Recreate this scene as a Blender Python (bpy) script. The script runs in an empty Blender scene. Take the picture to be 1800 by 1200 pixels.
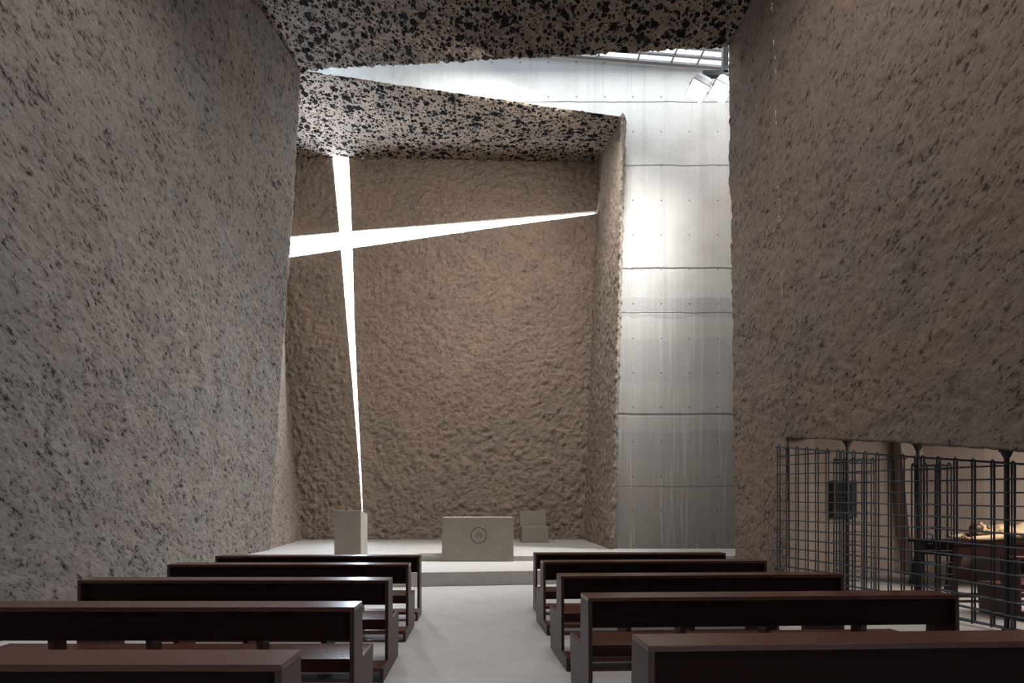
import bpy, bmesh, math, random
from mathutils import Vector, Matrix
random.seed(7)
S = bpy.context.scene
COL = S.collection
EYE = 1.36                                   # eye height; one metre at 1 m distance is 850 px of the 1800 px frame

# ------------------------------------------------------------------ helpers
def link(name, me, m=None, parent=None, smooth=False):
    o = bpy.data.objects.new(name, me)
    COL.objects.link(o)
    if m is not None:
        me.materials.append(m)
    if parent is not None:
        o.parent = parent
    if smooth:
        for p in me.polygons:
            p.use_smooth = True
    return o

def obj(name, bm, m, parent=None, smooth=False, bevel=0.0):
    bmesh.ops.recalc_face_normals(bm, faces=bm.faces)
    me = bpy.data.meshes.new(name)
    bm.to_mesh(me)
    bm.free()
    o = link(name, me, m, parent, smooth)
    if bevel:
        md = o.modifiers.new('bevel', 'BEVEL')
        md.width = bevel; md.segments = 2; md.limit_method = 'ANGLE'
    return o

def empty(name, loc=(0, 0, 0), rz=0.0):
    o = bpy.data.objects.new(name, None)
    COL.objects.link(o)
    o.location = loc
    o.rotation_euler = (0, 0, rz)
    o.empty_display_size = 0.2
    return o

def tag(o, label, cat, group=None, kind=None):
    o['label'] = label
    o['category'] = cat
    if group: o['group'] = group
    if kind: o['kind'] = kind
    return o

def struct(o, label=None):
    o['kind'] = 'structure'
    if label:
        o['label'] = label
    return o

def box(bm, a, b):
    vs = [bm.verts.new((x, y, z)) for x in (a[0], b[0]) for y in (a[1], b[1]) for z in (a[2], b[2])]
    for f in ((0,1,3,2),(4,6,7,5),(0,4,5,1),(2,3,7,6),(0,2,6,4),(1,5,7,3)):
        bm.faces.new([vs[i] for i in f])

def hexa(bm, p):                              # 8 points: bottom ring of four, top ring of four
    vs = [bm.verts.new(q) for q in p]
    for f in ((3,2,1,0),(4,5,6,7),(0,1,5,4),(1,2,6,5),(2,3,7,6),(3,0,4,7)):
        bm.faces.new([vs[i] for i in f])

def prism(bm, pts, off):                      # polygon swept along a vector
    off = Vector(off)
    a = [bm.verts.new(p) for p in pts]
    b = [bm.verts.new(Vector(p) + off) for p in pts]
    bm.faces.new(a); bm.faces.new(b[::-1])
    n = len(pts)
    for i in range(n):
        bm.faces.new((a[i], b[i], b[(i+1) % n], a[(i+1) % n]))

def tube(bm, pts, r, n=8, cap=True):
    pts = [Vector(p) for p in pts]
    rings = []
    up = Vector((0, 0, 1))
    for i, p in enumerate(pts):
        d = (pts[min(i+1, len(pts)-1)] - pts[max(i-1, 0)]).normalized()
        s = d.cross(up)
        if s.length < 1e-3:
            s = d.cross(Vector((0, 1, 0)))
        s.normalize()
        t = s.cross(d).normalized()
        rr = r[i] if isinstance(r, (list, tuple)) else r
        rings.append([bm.verts.new(p + s*rr*math.cos(2*math.pi*k/n) + t*rr*math.sin(2*math.pi*k/n)) for k in range(n)])
    for a, b in zip(rings, rings[1:]):
        for k in range(n):
            bm.faces.new((a[k], a[(k+1) % n], b[(k+1) % n], b[k]))
    if cap:
        bm.faces.new(rings[0][::-1]); bm.faces.new(rings[-1])

def frange(a, b, step):
    n = max(1, int(round(abs(b-a)/step)))
    return [a + (b-a)*i/n for i in range(n+1)]

def lerp(a, b, t):
    return a + (b-a)*t

def pw(x, pts):                               # piecewise linear
    pts = sorted(pts)
    if x <= pts[0][0]:
        (x0, y0), (x1, y1) = pts[0], pts[1]
    else:
        for (x0, y0), (x1, y1) in zip(pts, pts[1:]):
            if x <= x1: break
    return y0 + (y1-y0)*(x-x0)/(x1-x0)

# sheets: a grid of points f(u,v), optionally wrapped round an edge by a vector
def add_sheet(verts, faces, us, vs, f, wraps=None):
    wraps = wraps or {}
    base = len(verts)
    nu, nv = len(us), len(vs)
    for u in us:
        for v in vs:
            verts.append(f(u, v))
    idx = lambda i, j: base + i*nv + j
    for i in range(nu-1):
        for j in range(nv-1):
            faces.append((idx(i, j), idx(i+1, j), idx(i+1, j+1), idx(i, j+1)))
    for side, (vec, step) in wraps.items():
        vec = Vector(vec)
        k = max(1, int(round(vec.length/step)))
        if side == 'u0': edge = [idx(0, j) for j in range(nv)]
        if side == 'u1': edge = [idx(nu-1, j) for j in range(nv)][::-1]
        if side == 'v0': edge = [idx(i, 0) for i in range(nu)][::-1]
        if side == 'v1': edge = [idx(i, nv-1) for i in range(nu)]
        prev = edge
        for s in range(1, k+1):
            cur = []
            for e in edge:
                cur.append(len(verts))
                verts.append(tuple(Vector(verts[e]) + vec*(s/k)))
            for a in range(len(edge)-1):
                faces.append((prev[a], prev[a+1], cur[a+1], cur[a]))
            prev = cur

def sheet_obj(name, parts, m, disp=(), smooth=True):
    verts, faces = [], []
    for p in parts:
        add_sheet(verts, faces, *p)
    me = bpy.data.meshes.new(name)
    me.from_pydata(verts, [], faces)
    me.update()
    o = link(name, me, m, None, smooth)
    for (tex, strength, mid) in disp:
        md = o.modifiers.new('relief', 'DISPLACE')
        md.texture = tex; md.strength = strength; md.mid_level = mid
        md.texture_coords = 'LOCAL'
        md.direction = 'NORMAL'
    return o

def clouds(name, size, depth=3, hard=False):
    t = bpy.data.textures.new(name, 'CLOUDS')
    t.noise_scale = size; t.noise_depth = depth
    t.noise_type = 'HARD_NOISE' if hard else 'SOFT_NOISE'
    t.noise_basis = 'ORIGINAL_PERLIN'
    return t

def voro(name, size, contrast=1.0, bright=1.0):
    t = bpy.data.textures.new(name, 'VORONOI')
    t.noise_scale = size
    t.distance_metric = 'DISTANCE'
    t.weight_1 = 1.0
    t.contrast = contrast; t.intensity = bright
    return t

T_BIG = clouds('relief_big', 0.9, 2)
T_MID = clouds('relief_mid', 0.16, 3)
T_LUMP = clouds('relief_lump', 0.22, 4, True)
T_FINE = clouds('relief_fine', 0.055, 2)
T_PIT = clouds('relief_pit', 0.11, 1)

# ------------------------------------------------------------------ materials
class NT:
    def __init__(self, name):
        self.m = bpy.data.materials.new(name)
        self.m.use_nodes = True
        self.t = self.m.node_tree
        self.t.nodes.clear()
        self.out = self.n('ShaderNodeOutputMaterial')
        self.b = self.n('ShaderNodeBsdfPrincipled')
        self.l(self.b.outputs[0], self.out.inputs[0])
        self.co = self.n('ShaderNodeTexCoord').outputs['Object']
    def n(self, t, **kw):
        x = self.t.nodes.new(t)
        for k, v in kw.items():
            setattr(x, k, v)
        return x
    def l(self, a, b):
        self.t.links.new(a, b)
    def put(self, sock, v):
        if isinstance(v, bpy.types.NodeSocket): self.l(v, sock)
        else: sock.default_value = v
    def math(self, op, a, b=0.0, c=None, clamp=False):
        x = self.n('ShaderNodeMath', operation=op, use_clamp=clamp)
        self.put(x.inputs[0], a); self.put(x.inputs[1], b)
        if c is not None: self.put(x.inputs[2], c)
        return x.outputs[0]
    def mapping(self, scale, rot=(0, 0, 0), loc=(0, 0, 0)):
        x = self.n('ShaderNodeMapping')
        x.inputs['Scale'].default_value = scale
        x.inputs['Rotation'].default_value = rot
        x.inputs['Location'].default_value = loc
        self.l(self.co, x.inputs[0])
        return x.outputs[0]
    def noise(self, scale, detail=4, rough=0.55, vec=None, dist=0.0):
        x = self.n('ShaderNodeTexNoise')
        x.inputs['Scale'].default_value = scale
        x.inputs['Detail'].default_value = detail
        x.inputs['Roughness'].default_value = rough
        x.inputs['Distortion'].default_value = dist
        self.l(vec or self.co, x.inputs['Vector'])
        return x.outputs[0]
    def voronoi(self, scale, vec=None, feature='F1', rand=1.0):
        x = self.n('ShaderNodeTexVoronoi', feature=feature)
        x.inputs['Scale'].default_value = scale
        x.inputs['Randomness'].default_value = rand
        self.l(vec or self.co, x.inputs['Vector'])
        return x
    def ramp(self, fac, stops):
        x = self.n('ShaderNodeValToRGB')
        e = x.color_ramp.elements
        while len(e) < len(stops): e.new(0.5)
        for k, (p, c) in zip(e, stops):
            k.position = p
            k.color = (c, c, c, 1) if isinstance(c, (int, float)) else (*c, 1)
        self.l(fac, x.inputs[0])
        return x.outputs[0]
    def mix(self, fac, a, b, mode='MIX'):
        x = self.n('ShaderNodeMix', data_type='RGBA', blend_type=mode)
        self.put(x.inputs[0], fac)
        for s, v in ((x.inputs[6], a), (x.inputs[7], b)):
            if isinstance(v, bpy.types.NodeSocket): self.l(v, s)
            else: s.default_value = (v, v, v, 1) if isinstance(v, (int, float)) else (*v, 1)
        return x.outputs[2]
    def bump(self, h, dist, strength=1.0, prev=None):
        x = self.n('ShaderNodeBump')
        x.inputs['Strength'].default_value = strength
        x.inputs['Distance'].default_value = dist
        self.l(h, x.inputs['Height'])
        if prev is not None: self.l(prev, x.inputs['Normal'])
        return x.outputs[0]
    def warp(self, amount, scale):
        nz = self.n('ShaderNodeTexNoise')
        nz.inputs['Scale'].default_value = scale
        nz.inputs['Detail'].default_value = 3
        self.l(self.co, nz.inputs['Vector'])
        sub = self.n('ShaderNodeVectorMath', operation='SUBTRACT')
        self.l(nz.outputs['Color'], sub.inputs[0]); sub.inputs[1].default_value = (.5, .5, .5)
        sc = self.n('ShaderNodeVectorMath', operation='SCALE')
        self.l(sub.outputs[0], sc.inputs[0]); sc.inputs['Scale'].default_value = amount
        ad = self.n('ShaderNodeVectorMath', operation='ADD')
        self.l(self.co, ad.inputs[0]); self.l(sc.outputs[0], ad.inputs[1])
        return ad.outputs[0]
    def end(self, color=None, rough=None, normal=None, **kw):
        if color is not None:
            if isinstance(color, bpy.types.NodeSocket): self.l(color, self.b.inputs['Base Color'])
            else: self.b.inputs['Base Color'].default_value = (*color, 1)
        if rough is not None: self.put(self.b.inputs['Roughness'], rough)
        if normal is not None: self.l(normal, self.b.inputs['Normal'])
        for k, v in kw.items():
            self.b.inputs[k.replace('_', ' ')].default_value = v
        return self.m

def rough_wall(name, c1, c2, pit, angle=.8, speck=9.0, amount=.9, lo=.40, soft=.09, bump_d=.05, lump=5.0, lump_d=.05, patch=.2, stretch=.5):
    t = NT(name)
    big = t.noise(0.7, 3, 0.6)
    mid = t.noise(2.4, 3, 0.6)
    col = t.mix(t.ramp(big, [(.38, 0), (.62, 1)]), c1, c2)
    col = t.mix(t.ramp(mid, [(.33, patch), (.6, 0)]), col, tuple(c*.62 for c in c2))
    r = t.mapping((1, 1, 1), (angle, 0, 0))
    sc = t.n('ShaderNodeMapping'); sc.inputs['Scale'].default_value = (1, stretch, 1); t.l(r, sc.inputs[0])
    tear = t.noise(speck, 6, .74, vec=sc.outputs[0])              # torn, slanted relief left by the bush hammer
    th = t.math('ADD', tear, t.math('MULTIPLY', t.math('SUBTRACT', mid, .5), .22))
    pits = t.ramp(th, [(lo-soft, 1), (lo+soft*.35, 0)])
    col = t.mix(t.math('MULTIPLY', pits, amount), col, pit)
    col = t.mix(.6, col, t.ramp(tear, [(.3, .6), (.7, 1.4)]), 'MULTIPLY')
    lum = t.noise(lump, 4, .62)
    h = t.math('ADD', t.math('MULTIPLY', tear, 1.6), t.math('MULTIPLY', lum, lump_d/bump_d))
    return t.end(col, .95, t.bump(h, bump_d), Specular_IOR_Level=.12)

M_LEFT = rough_wall('rough_stucco_grey', (.300, .255, .226), (.270, .250, .228), (.036, .028, .023), .8, 17, .95, .435, .07, .07, 4.0, .06, .35, .55)
M_RIGHT = rough_wall('rough_stucco_brown', (.330, .247, .192), (.292, .235, .202), (.055, .040, .031), .8, 19, .9, .425, .07, .07, 4.0, .06, .28, .55)
M_BACK = rough_wall('rough_stucco_chancel', (.42, .325, .252), (.37, .290, .234), (.105, .078, .058), .4, 10, .6, .40, .09, .08, 3.0, .30, .2, .8)
M_PIER = rough_wall('rough_stucco_pier', (.40, .322, .255), (.36, .292, .24), (.07, .052, .042), .5, 14, .9, .432, .08, .06, 4.0, .08, .2, .8)

def pitted(name, c1, c2, scale):
    t = NT(name)
    w = t.warp(0.08, 8.0)
    def layer(k, rad, share):
        v = t.voronoi(scale*k, vec=w)
        r = t.n('ShaderNodeSeparateColor'); t.l(v.outputs['Color'], r.inputs[0])
        lim = t.math('MULTIPLY', t.math('SUBTRACT', r.outputs[0], share), rad/(1-share))
        return t.ramp(t.math('SUBTRACT', lim, v.outputs['Distance']), [(.0, 0), (.06, 1)])
    pits = t.math('MAXIMUM', t.math('MAXIMUM', layer(1.0, .56, .10), layer(1.8, .58, .08)), layer(3.3, .60, .12))
    fine = t.noise(22.0, 4, .7)
    col = t.mix(t.ramp(t.noise(1.2, 2), [(.35, 0), (.65, 1)]), c1, c2)
    col = t.mix(.7, col, t.ramp(fine, [(.3, .5), (.7, 1.5)]), 'MULTIPLY')
    col = t.mix(pits, col, (.012, .010, .0095))               # dark volcanic aggregate in hollows, whose shade is painted into the colour
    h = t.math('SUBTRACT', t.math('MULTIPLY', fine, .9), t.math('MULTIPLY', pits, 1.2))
    return t.end(col, .9, t.bump(h, .07), Specular_IOR_Level=.15)

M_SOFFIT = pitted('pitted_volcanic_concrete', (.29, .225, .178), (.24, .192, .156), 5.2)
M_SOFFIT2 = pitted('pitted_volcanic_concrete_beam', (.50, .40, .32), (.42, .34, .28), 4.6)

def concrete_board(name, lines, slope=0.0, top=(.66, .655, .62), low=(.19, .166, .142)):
    t = NT(name)
    sep = t.n('ShaderNodeSeparateXYZ'); t.l(t.co, sep.inputs[0])
    x, z = sep.outputs[0], sep.outputs[2]
    drip = t.noise(1.0, 3, .6, vec=t.mapping((7.0, 1, .16)))
    drip2 = t.noise(1.0, 3, .65, vec=t.mapping((24.0, 1, .5)))
    cloud = t.noise(.8, 5, .6)
    fine = t.noise(30, 5, .65)
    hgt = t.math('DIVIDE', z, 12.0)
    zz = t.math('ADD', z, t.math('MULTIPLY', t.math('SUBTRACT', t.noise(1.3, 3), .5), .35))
    col = t.mix(t.ramp(hgt, [(.0, 0), (.18, .24), (.34, .52), (.50, .72), (.60, 1.0)]), low, top)  # dirt towards the foot, plus the skylight's falloff painted into the colour
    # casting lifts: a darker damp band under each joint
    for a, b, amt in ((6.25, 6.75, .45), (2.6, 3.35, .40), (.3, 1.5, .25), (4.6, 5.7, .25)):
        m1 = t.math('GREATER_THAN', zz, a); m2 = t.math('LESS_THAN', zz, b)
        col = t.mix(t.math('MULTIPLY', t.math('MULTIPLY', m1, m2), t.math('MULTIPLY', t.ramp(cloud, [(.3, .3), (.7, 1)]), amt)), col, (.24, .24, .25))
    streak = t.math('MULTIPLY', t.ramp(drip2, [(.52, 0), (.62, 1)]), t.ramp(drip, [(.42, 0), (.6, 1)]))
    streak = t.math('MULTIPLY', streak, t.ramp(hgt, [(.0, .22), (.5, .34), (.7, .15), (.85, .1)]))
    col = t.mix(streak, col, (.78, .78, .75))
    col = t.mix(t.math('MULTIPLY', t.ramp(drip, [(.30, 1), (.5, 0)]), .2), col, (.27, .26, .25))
    col = t.mix(t.math('MULTIPLY', t.ramp(cloud, [(.3, 1), (.5, 0)]), .3), col, (.30, .28, .26))
    # joints
    wob = t.math('MULTIPLY', t.math('SUBTRACT', t.noise(1.2, 4, .6), .5), .09)
    zl = t.math('ADD', t.math('ADD', z, wob), t.math('MULTIPLY', x, slope))
    tot = None
    for lz, wd in lines:
        d = t.math('ABSOLUTE', t.math('SUBTRACT', zl, lz))
        g = t.ramp(t.math('DIVIDE', d, wd), [(.35, 1), (1.0, 0)])
        tot = g if tot is None else t.math('MAXIMUM', tot, g)
    # tie holes on a regular grid
    cx = t.math('ABSOLUTE', t.math('SUBTRACT', t.math('FRACT', t.math('DIVIDE', x, .72)), .5))
    cz = t.math('ABSOLUTE', t.math('SUBTRACT', t.math('FRACT', t.math('DIVIDE', z, .88)), .5))
    rr = t.math('ADD', t.math('POWER', t.math('MULTIPLY', cx, .72), 2), t.math('POWER', t.math('MULTIPLY', cz, .88), 2))
    holes = t.math('LESS_THAN', rr, .0005)
    dark = t.math('MAXIMUM', t.math('MULTIPLY', tot, .75), t.math('MULTIPLY', holes, .7))
    col = t.mix(dark, col, (.13, .115, .10))
    col = t.mix(.3, col, t.ramp(fine, [(.3, .75), (.7, 1.25)]), 'MULTIPLY')
    nrm = t.bump(t.math('SUBTRACT', t.math('MULTIPLY', fine, .4), dark), .012)
    nrm = t.bump(drip2, .01, .6, nrm)
    return t.end(col, .8, nrm, Specular_IOR_Level=.25)

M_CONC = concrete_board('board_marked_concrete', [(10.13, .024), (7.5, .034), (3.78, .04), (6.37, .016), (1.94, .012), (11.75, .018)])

def smooth_concrete(name, c1, c2, rough=.55, scale=1.0, joint=0, level=None):
    t = NT(name)
    a = t.noise(1.1*scale, 6, .6); b = t.noise(60, 4, .7); c = t.noise(6*scale, 5, .6)
    col = t.mix(t.ramp(a, [(.3, 0), (.7, 1)]), c1, c2)
    col = t.mix(t.math('MULTIPLY', t.ramp(c, [(.45, 0), (.75, 1)]), .25), col, tuple(k*.7 for k in c2))
    col = t.mix(.5, col, t.ramp(b, [(.3, .65), (.7, 1.3)]), 'MULTIPLY')
    if joint:
        sep = t.n('ShaderNodeSeparateXYZ'); t.l(t.co, sep.inputs[0])
        tot = None
        for s, per, off in ((sep.outputs[0], 3.4, .77), (sep.outputs[1], 1.15, .065))[:joint]:
            f = t.math('ABSOLUTE', t.math('SUBTRACT', t.math('FRACT', t.math('DIVIDE', t.math('ADD', s, off), per)), .5))
            g = t.math('LESS_THAN', f, .006/per)
            tot = g if tot is None else t.math('MAXIMUM', tot, g)
        col = t.mix(t.math('MULTIPLY', tot, .38), col, (.2, .19, .18))
    if level:
        sep = t.n('ShaderNodeSeparateXYZ'); t.l(t.co, sep.inputs[0])
        g = t.math('LESS_THAN', t.math('ABSOLUTE', t.math('SUBTRACT', sep.outputs[2], level)), .008)
        col = t.mix(t.math('MULTIPLY', g, .6), col, (.16, .12, .10))
    nrm = t.bump(b, .003, .6)
    return t.end(col, t.ramp(a, [(.3, rough-.08), (.7, rough+.1)]), nrm, Specular_IOR_Level=.35)

M_FLOOR = smooth_concrete('polished_concrete_floor', (.43, .416, .396), (.37, .355, .338), .45, 1.0, 2)
M_STEP = smooth_concrete('platform_concrete', (.41, .392, .366), (.36, .342, .32), .6, 1.0, 1)
M_ALTAR = smooth_concrete('altar_concrete', (.275, .245, .208), (.225, .202, .172), .75, 2.5)
M_ENGR = smooth_concrete('engraved_concrete', (.075, .055, .042), (.06, .045, .034), .9, 2.0)
M_PLAIN = smooth_concrete('plain_plaster', (.14, .12, .105), (.12, .105, .095), .9)

M_CHAPEL = smooth_concrete('chapel_concrete', (.31, .25, .212), (.265, .212, .18), .85, 1.6, 0, 1.88)

def wood(name, c1, c2, rough, grain=(1.2, 26, 26), spec=.55):
    t = NT(name)
    g = t.noise(1.0, 4, .6, vec=t.mapping(grain), dist=.6)
    h = t.noise(1.0, 3, .65, vec=t.mapping(tuple(k*4 for k in grain)))
    col = t.mix(t.ramp(g, [(.3, 0), (.7, 1)]), c1, c2)
    col = t.mix(t.math('MULTIPLY', t.ramp(h, [(.45, 0), (.65, 1)]), .4), col, tuple(k*.5 for k in c1))
    return t.end(col, t.ramp(g, [(.3, rough-.015), (.7, rough+.02)]), t.bump(h, .0001, .2), Specular_IOR_Level=spec)

M_WOOD = wood('dark_wenge_wood', (.062, .0205, .0125), (.085, .028, .0165), .25)
M_WOODE = wood('dark_wenge_wood_upright', (.042, .0165, .0115), (.056, .022, .015), .42, (30, 30, 1.4))
M_WOODB = wood('dark_wenge_wood_shaded', (.012, .0042, .0034), (.018, .006, .0046), .62, (1.2, 26, 26), .12)  # same wenge darkened: the shade on the pew backs put into its colour
M_WOODR = wood('dark_red_wood', (.013, .0042, .0036), (.020, .006, .0048), .5, (1.2, 26, 26), .15)

def metal(name, c, rough, mt=1.0):
    t = NT(name)
    n = t.noise(20, 4, .6)
    col = t.mix(t.ramp(n, [(.3, 0), (.7, 1)]), c, tuple(k*.75 for k in c))
    return t.end(col, t.ramp(n, [(.3, rough-.08), (.7, rough+.1)]), t.bump(t.noise(90, 3), .0008, .4), Metallic=mt)

M_STEEL = metal('dark_blue_grey_steel', (.042, .049, .061), .55, .4)
M_BLACK = metal('black_painted_steel', (.012, .012, .013), .5, .2)
M_GREY = metal('grey_aluminium', (.030, .032, .035), .6, .0)
M_FRAME = metal('skylight_frame_aluminium', (.36, .33, .31), .5, .3)
M_DARKBOX = metal('dark_grey_box_metal', (.05, .052, .055), .6, .3)

def emit(name, c, s):
    t = NT(name)
    n = t.noise(3.0, 2)
    t.l(t.mix(t.math('MULTIPLY', n, .1), c, tuple(k*.9 for k in c)), t.b.inputs['Emission Color'])
    t.b.inputs['Emission Strength'].default_value = s
    return t.end((.8, .8, .8), .3)
M_LAMP = emit('floodlight_glass', (1.0, .97, .92), 1.5)

def glass(name, tint, gloss=.06):
    t = NT(name)
    tr = t.n('ShaderNodeBsdfTransparent'); gl = t.n('ShaderNodeBsdfGlossy'); mx = t.n('ShaderNodeMixShader')
    gl.inputs['Roughness'].default_value = .05
    n = t.noise(.6, 2)
    t.l(t.mix(t.math('MULTIPLY', n, .2), tint, tuple(k*.9 for k in tint)), tr.inputs[0])
    mx.inputs[0].default_value = gloss
    t.l(tr.outputs[0], mx.inputs[1]); t.l(gl.outputs[0], mx.inputs[2])
    t.l(mx.outputs[0], t.out.inputs[0])
    return t.m
M_GLASS = glass('skylight_glass', (.20, .205, .21))
def dark_glass():
    t = NT('dark_cabinet_glass')
    n = t.noise(4, 2)
    return t.end(t.mix(n, (.006, .006, .007), (.010, .010, .011)), .12)
M_DGLASS = dark_glass()

def skin_paint(name, c1, c2):
    t = NT(name)
    n = t.noise(9, 4)
    return t.end(t.mix(t.ramp(n, [(.35, 0), (.7, 1)]), c1, c2), .35, t.bump(t.noise(40, 3), .003))
M_FIG = skin_paint('painted_carved_wood', (.62, .46, .29), (.52, .37, .22))
M_HAIR = skin_paint('painted_hair', (.10, .055, .03), (.07, .04, .025))
M_CLOTH = skin_paint('painted_loincloth', (.66, .56, .38), (.55, .45, .28))

# ------------------------------------------------------------------ the setting
# floor of nave and side chapel
bm = bmesh.new(); box(bm, (-8, -6, -.2), (12.5, 9.4, 0))
struct(obj('floor', bm, M_FLOOR), 'pale polished concrete floor of the nave')

# platform: two low steps, the upper one notched round the altar
def platform(name, pts, z0, z1, m, label):
    bm = bmesh.new(); prism(bm, [(x, y, z0) for x, y in pts], (0, 0, z1-z0))
    return struct(obj(name, bm, m, bevel=.006), label)
front = lambda x: 8.52 + .12*(x + .96)
platform('floor_step', [(-6.6, front(-6.6)), (5.6, front(5.6)), (5.6, 10.9), (-6.6, 10.9)], 0, .25, M_STEP, 'low concrete step in front of the altar')
AX0, AX1 = -.765, .760
platform('floor_platform', [(-7.6, 10.40), (AX0-.004, 10.40), (AX0-.004, 11.01), (AX1+.004, 11.01), (AX1+.004, 10.40), (8.8, 10.40), (8.8, 17), (-7.6, 17)], .2501, .36, M_STEP, 'upper altar platform of pale concrete')

# nave left wall: a twisted rough plane ending at y = 12
LB = lambda y: pw(y, [(-6, -4.6), (5, -4.92), (12, -5.18)])
LT = lambda y: pw(y, [(-6, -6.8), (5, -5.7), (10.36, -4.75), (12, -4.38)])
ZTOP = lambda y: 12.27
def f_left(y, v):
    z = -.05 + v*12.6
    k = z/12.27
    return (lerp(LB(y), LT(y), k), y, z)
ys = frange(-6, 3.5, .5)[:-1] + frange(3.5, 12, .03)
sheet = sheet_obj('wall_left', [(ys, frange(0, 1, 1/400), f_left, {'u1': ((-.5, .25, 0), .06)})], M_LEFT,
                  [(T_BIG, .10, .5), (T_MID, .085, .5), (T_FINE, .03, .5)])
struct(sheet, 'tall leaning rough stucco wall left of the pews')

# nave right wall with the low opening to the side chapel
RB = lambda y: 5.116 + .116*(9.6 - y)
RT = lambda y: pw(y, [(-6, 5.3), (8.7, 4.95), (9.6, 4.97)])
LINT = lambda y: pw(y, [(-6, .9), (5.0, 1.96), (6.03, 2.19), (8.165, 2.56), (9.6, 2.8)])
def f_right(zlow):
    def f(y, v):
        z = lerp(zlow(y), 10.8, v)
        return (lerp(RB(y), RT(y), z/10.56), y, z)
    return f
JAMB = 8.165
p1 = (frange(JAMB, 9.6, .03), frange(0, 1, 1/360), f_right(lambda y: -.05), {'u1': ((.6, .12, 0), .06)})
p2 = (frange(-1, 3.8, .3)[:-1] + frange(3.8, JAMB, .03), frange(0, 1, 1/280), f_right(LINT), {'v0': ((.38, 0, 0), .05)})
def f_jamb(a, z):
    return (RB(JAMB) + a*.40, JAMB + .02, z)
o = sheet_obj('wall_right', [p1, p2], M_RIGHT, [(T_BIG, .08, .5), (T_MID, .085, .5), (T_FINE, .03, .5)])
struct(o, 'tall rough brown stucco wall on the right with a low opening')
bm = bmesh.new()
hexa(bm, [(RB(JAMB)-.01, JAMB-.012, -.02), (RB(JAMB)+.385, JAMB-.012, -.02), (5.64, 9.75, -.02), (5.34, 9.75, -.02), (RB(JAMB)-.03, JAMB-.012, 2.60), (RB(JAMB)+.385, JAMB-.012, 2.95), (5.64, 9.75, 2.95), (5.34, 9.75, 2.95)])
struct(obj('trim_jamb', bm, M_CHAPEL), 'smooth concrete reveal of the low opening')
bm = bmesh.new()
ld = frange(-1, JAMB+.3, .4)
for a, b in zip(ld, ld[1:]):
    hexa(bm, [(RB(a)+.04, a, LINT(a)+.03), (RB(b)+.04, b, LINT(b)+.03), (RB(b)+.39, b, LINT(b)+.03), (RB(a)+.39, a, LINT(a)+.03),
              (RB(a)+.04, a, 3.2), (RB(b)+.04, b, 3.2), (RB(b)+.39, b, 3.2), (RB(a)+.39, a, 3.2)])
struct(obj('trim_lintel', bm, M_CHAPEL))

# back wall of the chancel in four fields round the cross-shaped slit, at y = 16
D = 16.0
X16 = lambda px: (px-840)*D/850
Z16 = lambda py: EYE - (py-895)*D/850
zb, zt = .30, 13.25
CL = lambda z: lerp(-5.76, -7.12, (z-.36)/12.7)-.35*0               # left corner
CR = lambda z: lerp(3.52, 4.00, (z-.36)/12.7)                 # right corner
slitL = [(zb, -3.83), (Z16(894), X16(635.3)), (Z16(796), X16(629)), (Z16(672), X16(619)), (Z16(560), X16(609)), (Z16(443), X16(599.5)), (Z16(277), X16(584)), (zt, X16(583))]
slitR = [(zb, -3.83), (Z16(894), X16(637.2)), (Z16(796), X16(633)), (Z16(672), X16(627)), (Z16(560), X16(622.5)), (Z16(443), X16(619.5)), (Z16(277), X16(613)), (zt, X16(612.5))]
SL = lambda z: pw(z, slitL)
SR = lambda z: pw(z, slitR)
armT = [(X16(430), Z16(418)), (X16(510), Z16(415)), (X16(869), Z16(385)), (X16(1052), Z16(369))]
armB = [(X16(430), Z16(461)), (X16(510), Z16(451.5)), (X16(869), Z16(399.5)), (X16(1052), Z16(375))]
AT = lambda x: pw(x, armT)
AB = lambda x: pw(x, armB)
REV = ((0, .14, 0), .07)
CLo = lambda z: CL(z)-.6
CRo = lambda z: CR(z)+.5
def field(xa, xb, low, high):                                 # u runs xa->xb (functions of z), v runs low->high (functions of x)
    def f(u, v):
        z = zb + 6
        for _ in range(4):
            x = lerp(xa(z), xb(z), u)
            z = lerp(low(x), high(x), v)
        return (x, D, z)
    return f
lowf = lambda x: zb
topf = lambda x: zt
parts = [
    (frange(0, 1, 1/70), frange(0, 1, 1/80), field(CLo, SL, AT, topf), {'u1': REV, 'v0': REV}),
    (frange(0, 1, 1/190), frange(0, 1, 1/90), field(SR, CRo, AT, topf), {'u0': REV, 'v0': REV}),
    (frange(0, 1, 1/70), frange(0, 1, 1/230), field(CLo, SL, lowf, AB), {'u1': REV, 'v1': REV}),
    (frange(0, 1, 1/190), frange(0, 1, 1/230), field(SR, CRo, lowf, AB), {'u0': REV, 'v1': REV}),
]
o = sheet_obj('wall_back', parts, M_BACK, [(T_LUMP, .24, .5), (T_MID, .07, .5), (T_FINE, .03, .5)])
vg = o.vertex_groups.new(name='relief')
for v in o.data.vertices:
    x, y, z = v.co
    d1 = min(abs(x-SL(z)), abs(x-SR(z))) if z < Z16(270) else 1
    d2 = min(abs(z-AT(x)), abs(z-AB(x)))
    wgt = 0.06 if y > D+.001 else min(1.0, .10 + min(d1, d2)/.45)
    vg.add([v.index], wgt, 'REPLACE')
for md in o.modifiers: md.vertex_group = 'relief'

struct(o, 'rough brown back wall cut by a tall cross-shaped slit of daylight')

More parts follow.
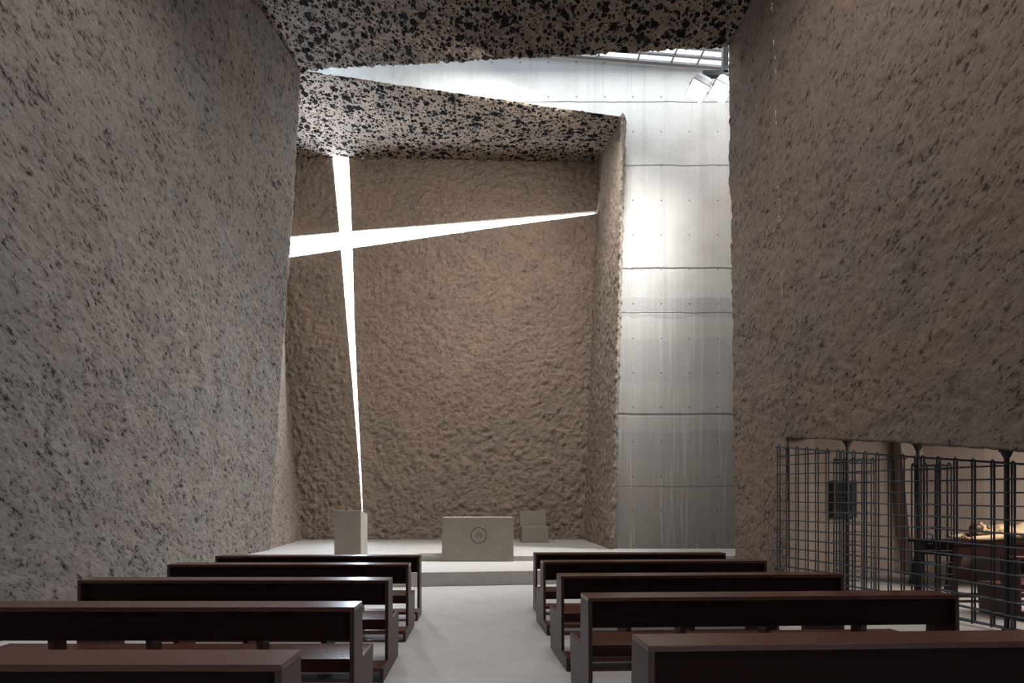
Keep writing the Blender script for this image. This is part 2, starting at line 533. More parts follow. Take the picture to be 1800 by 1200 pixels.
# chancel side walls and soffit
NE = lambda z: lerp(-5.18, -4.38, z/12.27)                    # far edge of the nave's left wall
def f_cl(u, v):
    z = lerp(.30, 13.2, v)
    return (lerp(NE(z)-.02, CL(z)-.03, u), lerp(12.02, 16.05, u), z)
o = sheet_obj('wall_chancel_left', [(frange(0, 1.12, 1/110), frange(0, 1, 1/280), f_cl)], M_PIER, [(T_LUMP, .07, .5), (T_MID, .07, .5), (T_FINE, .03, .5)])
struct(o, 'rough stucco side wall left of the lectern')
PE = lambda z: lerp(3.345, 3.63, (z-.36)/10.8)                # front edge of the right pier
def f_cr(u, v):
    z = lerp(.30, 13.2, v)
    return (lerp(PE(z), CR(z)+.02, u), lerp(12.1, 16.05, u), z)
def zcut(u):                                                  # upper edge follows the soffit
    return lerp(11.2, 13.0, u)
def f_cr2(u, v):
    z = lerp(.30, zcut(u)+.06, v)
    return (lerp(PE(z), CR(z)+.02, u), lerp(12.1, 16.05, u), z)
o = sheet_obj('wall_chancel_right', [(frange(0, 1.12, 1/110), frange(0, 1, 1/280), f_cr2, {'u0': ((.16, .3, 0), .05)})], M_PIER, [(T_LUMP, .08, .5), (T_MID, .11, .5), (T_FINE, .05, .5)])
struct(o, 'rough stucco pier face between the chancel and the bare concrete')
def f_cs(u, v):
    a = Vector((-4.42, 12.0, 12.24)).lerp(Vector((3.68, 12.1, 11.15)), u)
    b = Vector((-7.1, 16.1, 13.09)).lerp(Vector((4.05, 16.1, 12.92)), u)
    return tuple(a.lerp(b, v))
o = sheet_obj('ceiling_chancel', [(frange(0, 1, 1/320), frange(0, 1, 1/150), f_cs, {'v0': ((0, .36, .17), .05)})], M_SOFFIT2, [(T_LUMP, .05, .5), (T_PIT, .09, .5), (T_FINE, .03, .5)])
struct(o, 'pitted volcanic concrete soffit above the cross')

# nave ceiling slab
def f_ns(u, v):
    far = Vector((-4.55, 12.04, 12.30)).lerp(Vector((5.1, 9.57, 10.54)), u)
    near = Vector((-9.5, -6, 12.3)).lerp(Vector((5.7, -6, 10.5)), u)
    return tuple(near.lerp(far, v))
vs = frange(0, .66, .06)[:-1] + frange(.66, 1, .0024)
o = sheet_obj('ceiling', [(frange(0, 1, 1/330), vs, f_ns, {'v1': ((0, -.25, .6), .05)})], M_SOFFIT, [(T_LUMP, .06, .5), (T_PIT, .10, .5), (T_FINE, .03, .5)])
struct(o, 'dark pitted volcanic concrete slab over the nave')

# bare board-marked concrete wall beside and above the chancel opening, at y = 12.33
CY = 12.34
ctop = lambda x: 12.963 - .08*(x-2.3)
beamz = lambda x: lerp(12.24, 11.15, (x+4.42)/8.1)
bm = bmesh.new()
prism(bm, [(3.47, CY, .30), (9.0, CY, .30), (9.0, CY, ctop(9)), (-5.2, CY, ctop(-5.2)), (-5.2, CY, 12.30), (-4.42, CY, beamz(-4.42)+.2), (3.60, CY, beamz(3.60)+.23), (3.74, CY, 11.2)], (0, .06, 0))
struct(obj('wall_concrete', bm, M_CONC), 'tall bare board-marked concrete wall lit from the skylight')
# closing walls out of sight
bm = bmesh.new(); box(bm, (5.25, 9.72, 3.0), (9.0, 9.86, 13.3))
struct(obj('wall_chapel_end', bm, M_CHAPEL))
bm = bmesh.new(); box(bm, (9.0, 9.72, 3.1), (9.2, 12.8, 13.3)); box(bm, (9.0, 10.7, 0), (9.2, 12.8, 3.1))
struct(obj('wall_slot_end', bm, M_CONC))
slz = lambda x: 12.28 - (x+4.6)*.1803 + .12
bm = bmesh.new(); hexa(bm, [(-5.4, 9.2, slz(-5.4)), (5.4, 9.2, slz(5.4)), (5.4, 9.35, slz(5.4)), (-5.4, 9.35, slz(-5.4)), (-5.4, 9.2, 13.6), (5.4, 9.2, 13.3), (5.4, 9.35, 13.3), (-5.4, 9.35, 13.6)])
box(bm, (-5.4, 9.35, 12.36), (-5.2, 12.8, 13.6))
struct(obj('wall_roof_upstand', bm, M_PLAIN))
bm = bmesh.new(); box(bm, (-7.2, -6.2, 0), (12.5, -6, 13))
struct(obj('wall_rear', bm, M_PLAIN))

# side chapel behind the opening
bm = bmesh.new()
prism(bm, [(5.60, 9.66, 0), (6.15, 10.46, 0), (8.87, 10.30, 0), (9.45, 9.03, 0), (11.2, 6.2, 0), (11.2, -6, 0), (11.5, -6, 0), (11.5, 6.4, 0), (9.75, 9.3, 0), (9.1, 10.65, 0), (6.0, 10.75, 0), (5.45, 9.66, 0)], (0, 0, 3.2))
struct(obj('wall_chapel', bm, M_CHAPEL), 'brown concrete wall of the side chapel seen through the grille')
bm = bmesh.new(); prism(bm, [(RB(y)+.4, y, 3.0) for y in (-6, 0, 5, 9.0)] + [(6.2, 10.9, 3.0), (11.6, 10.9, 3.0), (11.6, -6, 3.0)], (0, 0, .2))
struct(obj('ceiling_chapel', bm, M_PLAIN))
bm = bmesh.new(); hexa(bm, [(8.92, 9.90, 0), (9.12, 9.84, 0), (9.25, 9.95, 0), (8.95, 10.28, 0), (8.62, 9.90, 3.05), (9.02, 9.84, 3.05), (9.25, 9.95, 3.05), (8.80, 10.28, 3.05)])
struct(obj('trim_pilaster', bm, M_CHAPEL, bevel=.01), 'leaning concrete pilaster in the side chapel')
bm = bmesh.new(); box(bm, (5.6, 9.4, -.2), (9.6, 10.6, 0))
struct(obj('floor_chapel', bm, M_FLOOR))

# skylight between nave slab and concrete wall
sk = struct(empty('window_1', (0, 0, 0)), 'sloping glazed skylight above the concrete wall')
zs = lambda x: ctop(x) - .06
bm = bmesh.new()
for y, h, w in ((12.27, .055, .04), (12.05, .045, .03), (11.82, .05, .035), (11.45, .06, .05), (11.0, .06, .05), (10.5, .06, .05)):
    a, b = -4.0, 8.9
    hexa(bm, [(a, y-w, zs(a)-h), (b, y-w, zs(b)-h), (b, y+w, zs(b)-h), (a, y+w, zs(a)-h), (a, y-w, zs(a)), (b, y-w, zs(b)), (b, y+w, zs(b)), (a, y+w, zs(a))])
obj('window_frame', bm, M_FRAME, sk)
for x in (-2.4, -.9, .8, 2.35, 3.05, 4.05, 4.9, 5.55, 6.6, 7.8):
    bm = bmesh.new()
    hexa(bm, [(x-.02, 9.4, zs(x)-.035), (x+.02, 9.4, zs(x)-.035), (x+.02, 12.3, zs(x)-.035), (x-.02, 12.3, zs(x)-.035), (x-.02, 9.4, zs(x)+.01), (x+.02, 9.4, zs(x)+.01), (x+.02, 12.3, zs(x)+.01), (x-.02, 12.3, zs(x)+.01)])
    obj('glazing_bar', bm, M_FRAME, sk)
bm = bmesh.new(); vs_ = [bm.verts.new(p) for p in ((-4.3, 9.2, zs(-4.3)+.03), (9.0, 9.2, zs(9)+.03), (9.0, 12.4, zs(9)+.03), (-4.3, 12.4, zs(-4.3)+.03))]
bm.faces.new(vs_)
obj('window_pane', bm, M_GLASS, sk)

# ------------------------------------------------------------------ floodlights under the skylight
def px(pxx, pyy, d):
    return Vector(((pxx-840)*d/850, d, EYE - (pyy-895)*d/850))
rig = tag(empty('floodlight_bracket', (5.62, 11.0, 11.25)), 'grey steel bracket holding two floodlights under the skylight', 'bracket')
def rel(o_, p): return Vector(p) - Vector(o_)
bm = bmesh.new(); box(bm, (-.06, -.05, 0), (.06, .05, 1.17))
obj('post', bm, M_GREY, rig, bevel=.008)
bm = bmesh.new(); box(bm, (-.52, -.05, -.06), (.26, .05, .06))
obj('crossbar', bm, M_GREY, rig, bevel=.008)
def floodlight(c, label):
    r = tag(empty('floodlight', c), label, 'floodlight', 'floodlights under the skylight')
    ax = Vector((-.45, -.25, -.85)).normalized()
    sx = Vector((.85, .0, -.45)); sx = (sx - ax*sx.dot(ax)).normalized()
    sy = ax.cross(sx).normalized()
    def ring(t, w, h): return [ax*t + sx*a*w + sy*b*h for a, b in ((-1, -1), (1, -1), (1, 1), (-1, 1))]
    bm = bmesh.new()
    r0, r1, r2 = ring(-.38, .12, .10), ring(-.20, .19, .16), ring(.0, .215, .185)
    vv = [[bm.verts.new(p) for p in rr] for rr in (r0, r1, r2)]
    bm.faces.new(vv[0][::-1]); bm.faces.new(vv[2])
    for a, b in zip(vv, vv[1:]):
        for k in range(4):
            bm.faces.new((a[k], a[(k+1) % 4], b[(k+1) % 4], b[k]))
    obj('housing', bm, M_GREY, r, bevel=.006)
    bm = bmesh.new()
    a = [bm.verts.new(p) for p in ring(.004, .205, .175)]; b = [bm.verts.new(p) for p in ring(.022, .195, .165)]
    bm.faces.new(b)
    for k in range(4): bm.faces.new((a[k], a[(k+1) % 4], b[(k+1) % 4], b[k]))
    obj('lamp_glass', bm, M_LAMP, r)
    bm = bmesh.new()
    top = Vector((.20, .22, .42))
    for s in (-1, 1):
        tube(bm, [ax*-.08 + sx*.225*s, ax*-.2 + sx*.18*s + Vector((0, 0, .08)), top], .012, 6)
    obj('yoke', bm, M_GREY, r)
    return r
floodlight(px(1226, 160, 10.75), 'lit square floodlight on the left end of the skylight bracket')
floodlight(px(1266, 162, 10.75), 'lit square floodlight nearest the rough brown right wall')

# ------------------------------------------------------------------ chancel furniture
alt = empty('altar', ((AX0+AX1)/2, 10.30, .25))
tag(alt, 'solid concrete altar block with a round engraved emblem', 'altar')
hw = (AX1-AX0)/2
bm = bmesh.new(); box(bm, (-hw, 0, 0), (hw, .70, .945))
obj('altar_block', bm, M_ALTAR, alt, bevel=.008)
# engraved ring and letters, cut lines filled dark
ec = Vector((.018, 0, .558))
bm = bmesh.new()
n = 64
for k in range(n):
    a0, a1 = 2*math.pi*k/n, 2*math.pi*(k+1)/n
    for r0, r1 in ((.156, .172),):
        q = [(r0, a0), (r1, a0), (r1, a1), (r0, a1)]
        bm.faces.new([bm.verts.new((ec.x + r*math.cos(a), -.0025, ec.z + r*math.sin(a))) for r, a in q])
bmesh.ops.remove_doubles(bm, verts=bm.verts, dist=1e-5)
obj('emblem_ring', bm, M_ENGR, alt)['label'] = 'dark engraved circle'
bm = bmesh.new()
def stroke(x0, z0, x1, z1, w):
    a, b = Vector((x0, 0, z0)), Vector((x1, 0, z1))
    d = (b-a).normalized(); s = Vector((d.z, 0, -d.x))*w/2
    bm.faces.new([bm.verts.new((ec.x+p.x, -.003, ec.z+p.z)) for p in (a-s, a+s, b+s, b-s)])
u = .0123/2                                                   # half a centimetre-ish module of the lettering
stroke(-.071, .02, -.071, -.028, .010); stroke(-.080, .02, -.062, .02, .006); stroke(-.080, -.028, -.062, -.028, .006)       # I
stroke(-.033, .052, -.033, -.062, .010); stroke(.036, .052, .036, -.062, .010); stroke(-.033, -.010, .036, -.010, .009)        # H
stroke(.001, .088, .001, -.010, .010); stroke(-.018, .070, .020, .070, .009)                                                  # cross on the H
sp = [(.096, .016), (.086, .027), (.074, .022), (.074, .008), (.084, -.002), (.095, -.012), (.095, -.026), (.084, -.032), (.072, -.024)]
for (a, b), (c, d) in zip(sp, sp[1:]): stroke(a, b, c, d, .010)                                                               # S
obj('emblem_lettering', bm, M_ENGR, alt)['label'] = 'dark engraved letters I H S with a small cross'

bm = bmesh.new()
hexa(bm, [(-2.935, 9.88, .25), (-2.39, 9.88, .25), (-2.36, 10.34, .25), (-2.90, 10.34, .25),
          (-2.935, 9.88, 1.337), (-2.39, 9.88, 1.337), (-2.36, 10.34, 1.262), (-2.90, 10.34, 1.262)])
lec = obj('lectern', bm, M_ALTAR, None, bevel=.008)
tag(lec, 'tall plain concrete lectern block with sloping top at the foot of the cross', 'lectern')
bm = bmesh.new()
hexa(bm, [(-2.88, 10.315, 1.263), (-2.37, 10.315, 1.263), (-2.37, 10.335, 1.262), (-2.88, 10.335, 1.262), (-2.88, 10.315, 1.295), (-2.37, 10.315, 1.295), (-2.37, 10.335, 1.295), (-2.88, 10.335, 1.295)])
obj('book_ledge', bm, M_ALTAR, lec)

ch = empty('celebrant_seat', (1.72, 14.5, .36))
tag(ch, 'concrete seat with upright back against the rough wall behind the altar', 'seat')
bm = bmesh.new(); box(bm, (-.40, 0, 0), (.395, .62, .48)); obj('seat', bm, M_ALTAR, ch, bevel=.008)
bm = bmesh.new(); hexa(bm, [(-.40, .60, 0), (.415, .60, 0), (.415, .80, 0), (-.40, .80, 0), (-.405, .64, .955), (.405, .64, .955), (.405, .82, .955), (-.405, .82, .955)])
obj('backrest', bm, M_ALTAR, ch, bevel=.008)

# ------------------------------------------------------------------ pews
L, TH = 2.58, .028
def end_profile(seat):
    if seat:
        return [(-.22, 0), (-.20, .11), (-.01, .12), (0, .745), (.20, .745), (.215, .41), (.53, .41), (.49, 0)]
    return [(-.22, 0), (-.20, .11), (-.01, .12), (0, .745), (.20, .745), (.225, 0)]
def make_pew(seat=True):
    r = empty('pew' if seat else 'kneeling_desk')
    for x in (0, L-TH):
        bm = bmesh.new(); prism(bm, [(x, y, z) for y, z in end_profile(seat)], (TH, 0, 0))
        obj('end_panel', bm, M_WOODE, r, bevel=.0025)
    bm = bmesh.new()
    prism(bm, [(0, 0, .7452), (0, .20, .7452), (0, .20, .772), (0, 0, .772)], (L, 0, 0))
    obj('top_rail', bm, M_WOOD, r, bevel=.0025)
    bm = bmesh.new(); hexa(bm, [(TH, .035, .562), (L-TH, .035, .562), (L-TH, .185, .562), (TH, .185, .562), (TH, .025, .745), (L-TH, .025, .745), (L-TH, .185, .745), (TH, .185, .745)])
    obj('back_panel', bm, M_WOODB, r)
    if seat:
        bm = bmesh.new(); hexa(bm, [(TH, .20, .315), (L-TH, .20, .315), (L-TH, .50, .315), (TH, .50, .315), (TH, .17, .409), (L-TH, .17, .409), (L-TH, .528, .409), (TH, .528, .409)])
        obj('seat', bm, M_WOOD, r, bevel=.0025)
        for x in (L*.265, L*.5, L*.765):
            bm = bmesh.new(); hexa(bm, [(x-.025, .22, 0), (x+.025, .22, 0), (x+.025, .46, 0), (x-.025, .46, 0), (x-.025, .22, .316), (x+.025, .22, .316), (x+.025, .48, .316), (x-.025, .48, .316)])
            obj('leg', bm, M_WOOD, r)
            bm = bmesh.new(); hexa(bm, [(x-.02, .10, .38), (x+.02, .10, .38), (x+.02, .185, .38), (x-.02, .185, .38), (x-.02, .08, .563), (x+.02, .08, .563), (x+.02, .17, .563), (x-.02, .17, .563)])
            obj('back_support', bm, M_WOOD, r)
    bm = bmesh.new(); box(bm, (TH, -.20, .075), (L-TH, -.01, .112))
    obj('kneeler', bm, M_WOOD, r, bevel=.003)
    bm = bmesh.new(); box(bm, (TH, -.215, 0), (L-TH, -.19, .018))
    obj('foot_rail', bm, M_WOOD, r)
    return r

def copy_tree(o, parent=None):
    c = o.copy(); COL.objects.link(c)
    if parent is not None:
        c.parent = parent
    for k in list(o.children):
        copy_tree(k, c)
    return c
pew0 = make_pew(True)
desk0 = make_pew(False)
used = {'p': False, 'd': False}
def place(seat, x, y, rz, label, group):
    key, src = ('p', pew0) if seat else ('d', desk0)
    o = src if not used[key] else copy_tree(src)
    used[key] = True
    o.location = (x, y, 0); o.rotation_euler = (0, 0, rz)
    tag(o, label, 'pew' if seat else 'kneeling desk', group)
    return o
GL, GR = 'pews left of the aisle', 'pews right of the aisle'
dark = 'dark wenge wooden pew '
yl = [1.83, 2.905, 4.01, 5.17]
ll = ['dark wenge wooden pew left of the aisle, nearest the camera and cut by the frame',
      'dark wenge wooden pew left of the aisle, second row from the camera',
      'dark wenge wooden pew left of the aisle, third row from the camera',
      'dark wenge wooden pew left of the aisle, right behind the front kneeling desk']
for y, lb in zip(yl, ll):
    place(True, -.742-L, y, 0.0, lb, GL)
yr = [2.083, 3.22, 4.268, 5.43]
lr = ['dark wenge wooden pew right of the aisle, nearest the camera and cut by the frame',
      'dark wenge wooden pew right of the aisle, second row, ending beside the steel grille',
      'dark wenge wooden pew right of the aisle, third row from the camera',
      'dark wenge wooden pew right of the aisle, right behind the front kneeling desk']
for y, lb in zip(yr, lr):
    place(True, .735, y, math.radians(2.4), lb, GR)
place(False, -.735-L, 6.10, 0.0, 'seatless dark wooden kneeling desk at the front of the left block', 'kneeling desks before the step')
place(False, .765, 6.44, math.radians(1.6), 'seatless dark wooden kneeling desk at the front of the right block', 'kneeling desks before the step')

# ------------------------------------------------------------------ steel grille and posts in the opening
zrod = lambda y, k: 1.638 - .0355*(7.97-y) + .15*k
ztopg = lambda y: pw(y, [(4.2, 1.67), (5.25, 1.854), (6.22, 2.03), (7.97, 2.39)])
def grille(name, a, b, nb, label, top=None, off=(.055, .02), r=.0098, level=False, handle=None, kmax=6, group=None):
    a, b = Vector((a[0], a[1], 0)), Vector((b[0], b[1], 0))
    off = Vector((off[0], off[1], 0))
    root = empty(name, a)
    tag(root, label, 'grille', group)
    zt_ = top or ztopg
    P = lambda t: a.lerp(b, t)
    bm = bmesh.new()
    ts = [i/(nb-1) for i in range(nb)]
    for t in ts:
        p = P(t) - a
        h = zt_(P(t).y)
        z0 = .03
        pts = [p + Vector((0, 0, z0)), p + Vector((0, 0, h-.01)), p + off*.2 + Vector((0, 0, h+.018)), p + off*.5 + Vector((0, 0, h+.028)), p + off*.8 + Vector((0, 0, h+.018)), p + off + Vector((0, 0, h-.01)), p + off + Vector((0, 0, z0))]
        tube(bm, pts, r, 6)
    for k in range(-10, kmax):
        # clip each level rod where it meets the sloping top
        t0, t1 = -.03, 1.03
        seg = []
        for i in range(21):
            t = lerp(t0, t1, i/20)
            y = P(t).y
            z = zrod(y, k) if not level else zrod(a.y, k)
            seg.append((t, z, z < zt_(y)-.02 and z > .03))
        ok = [s for s in seg if s[2]]
        if len(ok) < 2: continue
        s0, s1 = ok[0], ok[-1]
        for o2 in (Vector((0, 0, 0)), off):
            tube(bm, [P(s0[0]) - a + o2 + Vector((0, 0, s0[1])), P(s1[0]) - a + o2 + Vector((0, 0, s1[1]))], r*.85, 6)
    obj('bar_mesh', bm, M_STEEL, root)
    bm = bmesh.new()
    for o2 in (Vector((-.012, 0, 0)), off + Vector((.012, 0, 0))):
        tube(bm, [P(-.02) - a + o2 + Vector((0, 0, zt_(P(-.02).y))), P(1.02) - a + o2 + Vector((0, 0, zt_(P(1.02).y)))], .012, 8)
    obj('top_rail', bm, M_STEEL, root)
    bm = bmesh.new()
    tube(bm, [P(-.02) - a + off*.5 + Vector((0, 0, .05)), P(1.02) - a + off*.5 + Vector((0, 0, .05))], .016, 8)
    for t in (.02, .5, .98):
        tube(bm, [P(t) - a + off*.5 + Vector((0, 0, .05)), P(t) - a + off*.5 + Vector((0, 0, 0))], [.014, .006], 8)
    obj('bottom_rail', bm, M_STEEL, root)
    if handle is not None:
        p = P(handle) - a
        d = (b-a).normalized()*.05
        bm = bmesh.new()
        q = p - Vector((.035, 0, 0))
        tube(bm, [p + Vector((0, 0, .93)), q + Vector((0, 0, .93)), q + d + Vector((0, 0, .94)), q + d + Vector((0, 0, 1.04)), q + Vector((0, 0, 1.05)), p + Vector((0, 0, 1.05))], .009, 6)
        obj('handle', bm, M_STEEL, root)
    return root
GG = 'steel rod grilles of the low opening'
grille('steel_grille', (4.93, 7.96), (5.285, 7.12), 7, 'dark steel rod grille leaf furthest from the camera, standing against the rough wall', group=GG)
grille('steel_grille', (5.305, 7.06), (5.64, 6.24), 7, 'middle dark steel rod grille leaf, in front of the dark wall cabinet', group=GG, handle=.05)
grille('steel_grille', (5.665, 6.18), (5.95, 4.55), 10, 'dark steel rod grille panel cut by the right frame edge, before the reclining figure', group=GG, r=.0112, handle=.07)
grille('steel_grille', (5.50, 7.42), (6.03, 7.36), 5, 'short dark steel rod grille turned inward behind the middle leaf', top=lambda y: 2.12, off=(.0, .05), group=GG, level=True, kmax=4)
grille('steel_grille', (5.68, 6.28), (6.07, 6.20), 4, 'short dark steel rod grille turned inward behind the nearest panel', top=lambda y: 1.93, off=(.0, .05), group=GG, level=True, kmax=3)
for (x, y, w, lb) in ((5.575, 7.29, .016, 'black steel prop under the lintel, furthest from the camera'),
                      (5.70, 6.26, .016, 'black steel prop under the lintel, middle of the three'),
                      (5.83, 5.33, .017, 'black steel prop under the lintel, nearest the camera')):
    r = tag(empty('steel_prop', (x, y, 0)), lb, 'prop', 'steel props under the lintel')
    zt_ = LINT(y) + .015
    bm = bmesh.new(); box(bm, (-w, -w, 0), (w, w, zt_-.04)); obj('post', bm, M_BLACK, r, bevel=.004)
    bm = bmesh.new()
    hexa(bm, [(-w*1.1, -w*1.1, zt_-.12), (w*1.1, -w*1.1, zt_-.12), (w*1.1, w*1.1, zt_-.12), (-w*1.1, w*1.1, zt_-.12), (-.036, -.036, zt_-.05), (.036, -.036, zt_-.05), (.036, .036, zt_-.05), (-.036, .036, zt_-.05)])
    box(bm, (-.045, -.045, zt_-.05), (.045, .045, zt_)); obj('head_plate', bm, M_BLACK, r)
    bm = bmesh.new(); box(bm, (-.06, -.06, 0), (.06, .06, .012)); obj('base_plate', bm, M_BLACK, r)

# ------------------------------------------------------------------ things in the side chapel
cab = tag(empty('wall_cabinet', (7.78, 10.37, 1.58)), 'small dark metal wall cabinet with a glazed front in the side chapel', 'cabinet')
bm = bmesh.new()
for a, b in (((-.24, -.14, -.39), (-.165, 0, .39)), ((.165, -.14, -.39), (.24, 0, .39)), ((-.165, -.14, .32), (.165, 0, .39)), ((-.165, -.14, -.39), (.165, 0, -.31)), ((-.165, -.03, -.31), (.165, 0, .32))):
    box(bm, a, b)
obj('casing', bm, M_DARKBOX, cab)
bm = bmesh.new(); box(bm, (-.164, -.12, -.309), (.164, -.112, .319)); obj('pane', bm, M_DGLASS, cab)

tb = tag(empty('wooden_table', (8.7, 8.3, 0)), 'long dark wooden table under the reclining carved figure', 'table')
bm = bmesh.new(); box(bm, (-.95, -.42, .78), (.80, .42, .835)); obj('tabletop', bm, M_WOODR, tb, bevel=.004)
bm = bmesh.new(); box(bm, (-.88, -.38, .58), (.74, .38, .7799)); obj('apron', bm, M_WOODR, tb)
for x, y in ((-.86, -.36), (.66, -.36), (-.86, .30), (.66, .30)):
    s = -.14 if x < 0 else 0
    bm = bmesh.new(); hexa(bm, [(x+s, y, 0), (x+s+.17, y, 0), (x+s+.17, y+.06, 0), (x+s, y+.06, 0), (x-.02*(x < 0), y, .60), (x+.12, y, .60), (x+.12, y+.06, .60), (x-.02*(x < 0), y+.06, .60)])
    obj('leg', bm, M_WOODR, tb)
kn = empty('kneeling_board', (7.75, 7.12, 0)); tag(kn, 'low dark wooden kneeling board on the chapel floor before the table', 'kneeling board')
bm = bmesh.new(); box(bm, (-1.0, -.10, .08), (1.0, .10, .115)); obj('board', bm, M_WOODR, kn, bevel=.004)
for x in (-.8, .8):
    bm = bmesh.new(); box(bm, (x-.03, -.09, 0), (x+.03, .09, .0799)); obj('foot', bm, M_WOODR, kn)
cp = copy_tree(pew0); cp.location = (6.63, 5.93, 0); cp.rotation_euler = (0, 0, math.radians(-3))
tag(cp, 'dark reddish wooden pew behind the steel grille in the side chapel', 'pew')
cp['group'] = 'pews in the side chapel'

# carved figure lying on its back on the table, head to the left, near arm stretched out past the head
def ball(bm, c, r, sc=(1, 1, 1), rot=None, seg=16):
    m = Matrix.Translation(Vector(c)) @ (rot.to_4x4() if rot else Matrix.Identity(4)) @ Matrix.Diagonal((sc[0]*r, sc[1]*r, sc[2]*r, 1))
    bmesh.ops.create_uvsphere(bm, u_segments=seg, v_segments=seg//2+2, radius=1.0, matrix=m)
def limb(bm, pts, rs):
    for (p, q), (r0, r1) in zip(zip(pts, pts[1:]), zip(rs, rs[1:])):
        p, q = Vector(p), Vector(q)
        tube(bm, [p, q], [r0, r1], 12)
    for p, r in zip(pts, rs):
        ball(bm, p, r*1.0, seg=12)
FZ = .848
fg = empty('carved_figure', (8.5, 8.15, FZ))
tag(fg, 'pale carved figure of a man lying on the table, arm stretched past his head', 'sculpture')
bm = bmesh.new()
# head and face (lying face up, turned slightly to the near side)
ball(bm, (0, .05, .175), .10, (1.15, .80, .95))
ball(bm, (.055, .045, .165), .07, (1.0, .8, .95))
ball(bm, (.10, .04, .15), .045)
ball(bm, (.02, .03, .285), .018, (1.3, .8, 1))
ball(bm, (-.02, .012, .255), .018); ball(bm, (-.02, .06, .262), .018)
ball(bm, (.065, .02, .245), .02, (1, 1.4, .8))
ball(bm, (0, -.04, .17), .022, (1, .5, 1.3))
limb(bm, [(.11, .05, .15), (.20, .05, .12)], [.055, .065])
# torso
limb(bm, [(.25, .05, .13), (.38, .05, .145), (.54, .06, .115), (.68, .07, .11)], [.105, .125, .10, .115])
ball(bm, (.32, .05, .135), .13, (1.2, 1.45, .85)); ball(bm, (.42, .05, .14), .12, (1.2, 1.3, .95))
ball(bm, (.30, -.02, .21), .07, (1.3, 1, .5)); ball(bm, (.30, .11, .21), .07, (1.3, 1, .5))
ball(bm, (.68, .07, .11), .12, (1, 1.35, .85))
# thighs raised, shins down to the table
limb(bm, [(.70, -.02, .11), (.93, -.04, .27), (1.04, -.06, .08), (1.06, -.06, .05)], [.088, .06, .042, .036])
limb(bm, [(.70, .15, .11), (.92, .15, .26), (1.04, .12, .08), (1.06, .12, .05)], [.088, .06, .042, .036])
ball(bm, (1.09, -.07, .035), .035, (1.8, .9, .8)); ball(bm, (1.09, .11, .035), .035, (1.8, .9, .8))
# near arm stretched back past the head, palm up
limb(bm, [(.24, -.12, .12), (.10, -.24, .075), (-.20, -.30, .055), (-.47, -.31, .05)], [.062, .052, .044, .028])
ball(bm, (-.53, -.31, .045), .045, (1.1, .9, .45))
for i, (dy, ln) in enumerate(((-.033, .07), (-.011, .085), (.011, .08), (.032, .062))):
    limb(bm, [(-.565, -.31+dy, .05), (-.565-ln*.55, -.31+dy*1.15, .055), (-.565-ln, -.31+dy*1.2, .085)], [.0105, .0095, .008])
limb(bm, [(-.52, -.345, .05), (-.545, -.375, .075), (-.575, -.38, .09)], [.012, .011, .009])
# far arm
limb(bm, [(.24, .21, .12), (.10, .27, .07), (-.16, .22, .055), (-.36, .12, .05)], [.060, .052, .042, .027])
ball(bm, (-.41, .10, .045), .045, (1.1, .9, .45))
for i, (dy, ln) in enumerate(((-.033, .07), (-.011, .085), (.011, .08), (.032, .062))):
    limb(bm, [(-.445, .10+dy, .05), (-.445-ln*.55, .09+dy*1.15, .055), (-.445-ln, .085+dy*1.2, .08)], [.0105, .0095, .008])
limb(bm, [(-.40, .065, .05), (-.425, .04, .07), (-.45, .03, .085)], [.012, .011, .009])
body = obj('body', bm, M_FIG, fg, smooth=True)
md = body.modifiers.new('fuse', 'REMESH'); md.mode = 'VOXEL'; md.voxel_size = .009; md.use_smooth_shade = True
md = body.modifiers.new('soften', 'SMOOTH'); md.factor = .5; md.iterations = 3
bm = bmesh.new()
ball(bm, (-.045, .05, .185), .098, (.95, .98, 1.0)); ball(bm, (-.03, .05, .10), .09, (1.2, 1.1, .8)); ball(bm, (.05, -.02, .115), .05, (1.5, .7, 1)); ball(bm, (.05, .12, .115), .05, (1.5, .7, 1))
ball(bm, (.085, .03, .215), .035, (1.2, 1.2, .8)); ball(bm, (.115, .03, .19), .03, (1.2, 1.2, 1))
hr = obj('hair', bm, M_HAIR, fg, smooth=True); hr['label'] = 'dark brown hair and beard'
md = hr.modifiers.new('fuse', 'REMESH'); md.mode = 'VOXEL'; md.voxel_size = .01; md.use_smooth_shade = True
bm = bmesh.new()
ball(bm, (.68, .07, .11), .135, (.85, 1.35, .85)); ball(bm, (.76, -.03, .17), .09, (1, 1, .8)); ball(bm, (.76, .14, .17), .09, (1, 1, .8)); ball(bm, (.66, -.12, .10), .06, (1.4, .6, 1))
cl = obj('loincloth', bm, M_CLOTH, fg, smooth=True); cl['label'] = 'cream loincloth'
md = cl.modifiers.new('fuse', 'REMESH'); md.mode = 'VOXEL'; md.voxel_size = .012; md.use_smooth_shade = True
md = cl.modifiers.new('folds', 'DISPLACE'); md.texture = T_FINE; md.strength = .03

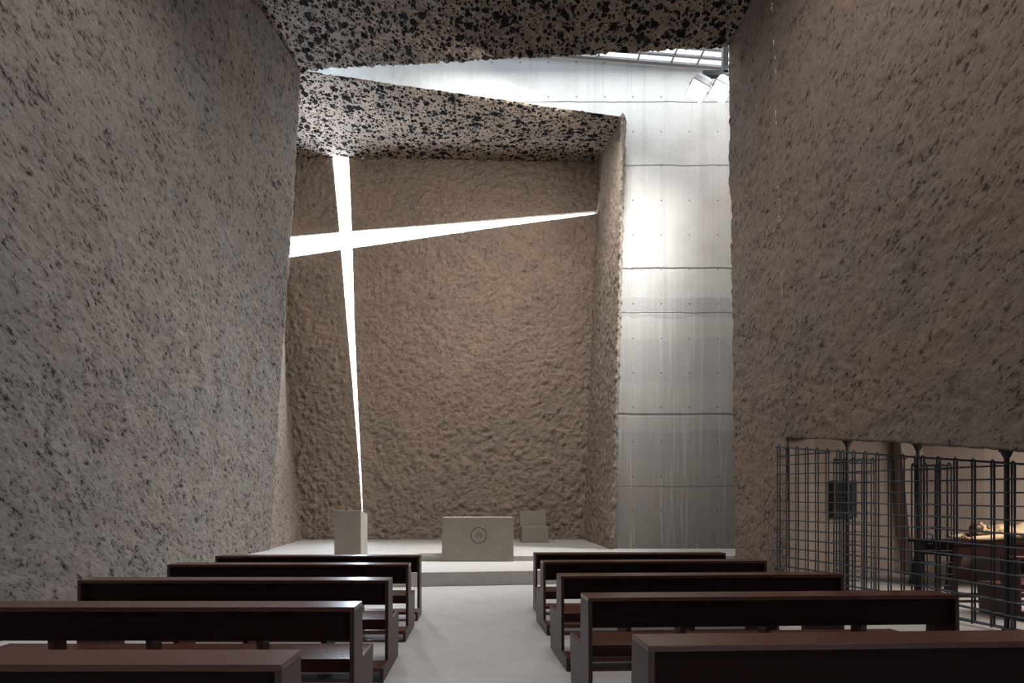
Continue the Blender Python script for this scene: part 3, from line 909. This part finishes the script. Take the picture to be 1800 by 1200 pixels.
# ------------------------------------------------------------------ light
w = bpy.data.worlds.new('sky'); S.world = w
w.use_nodes = True
nt = w.node_tree
bg = nt.nodes['Background']
bg.inputs[0].default_value = (.74, .86, 1.0, 1)
bg.inputs[1].default_value = 12.0

def area(name, loc, target, sx, sy, energy, color, spread=180):
    l = bpy.data.lights.new(name, 'AREA')
    l.shape = 'RECTANGLE'; l.size = sx; l.size_y = sy
    l.energy = energy; l.color = color
    l.spread = math.radians(spread)
    o = bpy.data.objects.new(name, l); COL.objects.link(o)
    o.location = loc
    o.rotation_euler = (Vector(target) - Vector(loc)).to_track_quat('-Z', 'Y').to_euler()
    return o
area('skylight_daylight', (3.0, 11.2, 12.55), (3.0, 11.2, 0), 9.0, 1.0, 150, (.95, .98, 1.0))
area('skylight_beam', (6.9, 10.35, 11.6), (-2.5, 9.5, 0), 1.6, 1.0, 420, (.97, .985, 1.0), 62)
area('nave_fill', (0, 5.2, 9.9), (0, 5.4, 0), 8, 3.6, 430, (1.0, .955, .91))  # added fill lamp under the closed slab, brightens the nave
area('chancel_fill', (1.6, 10.7, 10.7), (-2.2, 16, 3.8), 3.0, 1.5, 350, (1.0, .95, .88))  # added unseen lamp that brightens the chancel's back wall
area('cross_daylight', (-4.0, 16.6, 5.6), (-3.2, 5.0, 5.6), .9, 9.0, 2300, (.72, .84, 1.0))
area('chapel_lamp', (8.4, 6.5, 2.95), (8.2, 7.5, 0), 2.5, 3, 270, (1.0, .90, .82))

# ------------------------------------------------------------------ camera
cam = bpy.data.cameras.new('camera')
cam.sensor_width = 36; cam.lens = 17
cam.shift_x = 60/1800; cam.shift_y = 295/1800
cam.clip_start = .05; cam.clip_end = 200
co = bpy.data.objects.new('camera', cam); COL.objects.link(co)
co.location = (0, 0, EYE); co.rotation_euler = (math.radians(90), 0, 0)
S.camera = co
S.view_settings.view_transform = 'Standard'
S.view_settings.look = 'None'
S.view_settings.exposure = 0.18
S.cycles.use_denoising = True
S.cycles.max_bounces = 6
S.cycles.diffuse_bounces = 3
S.cycles.adaptive_threshold = .03
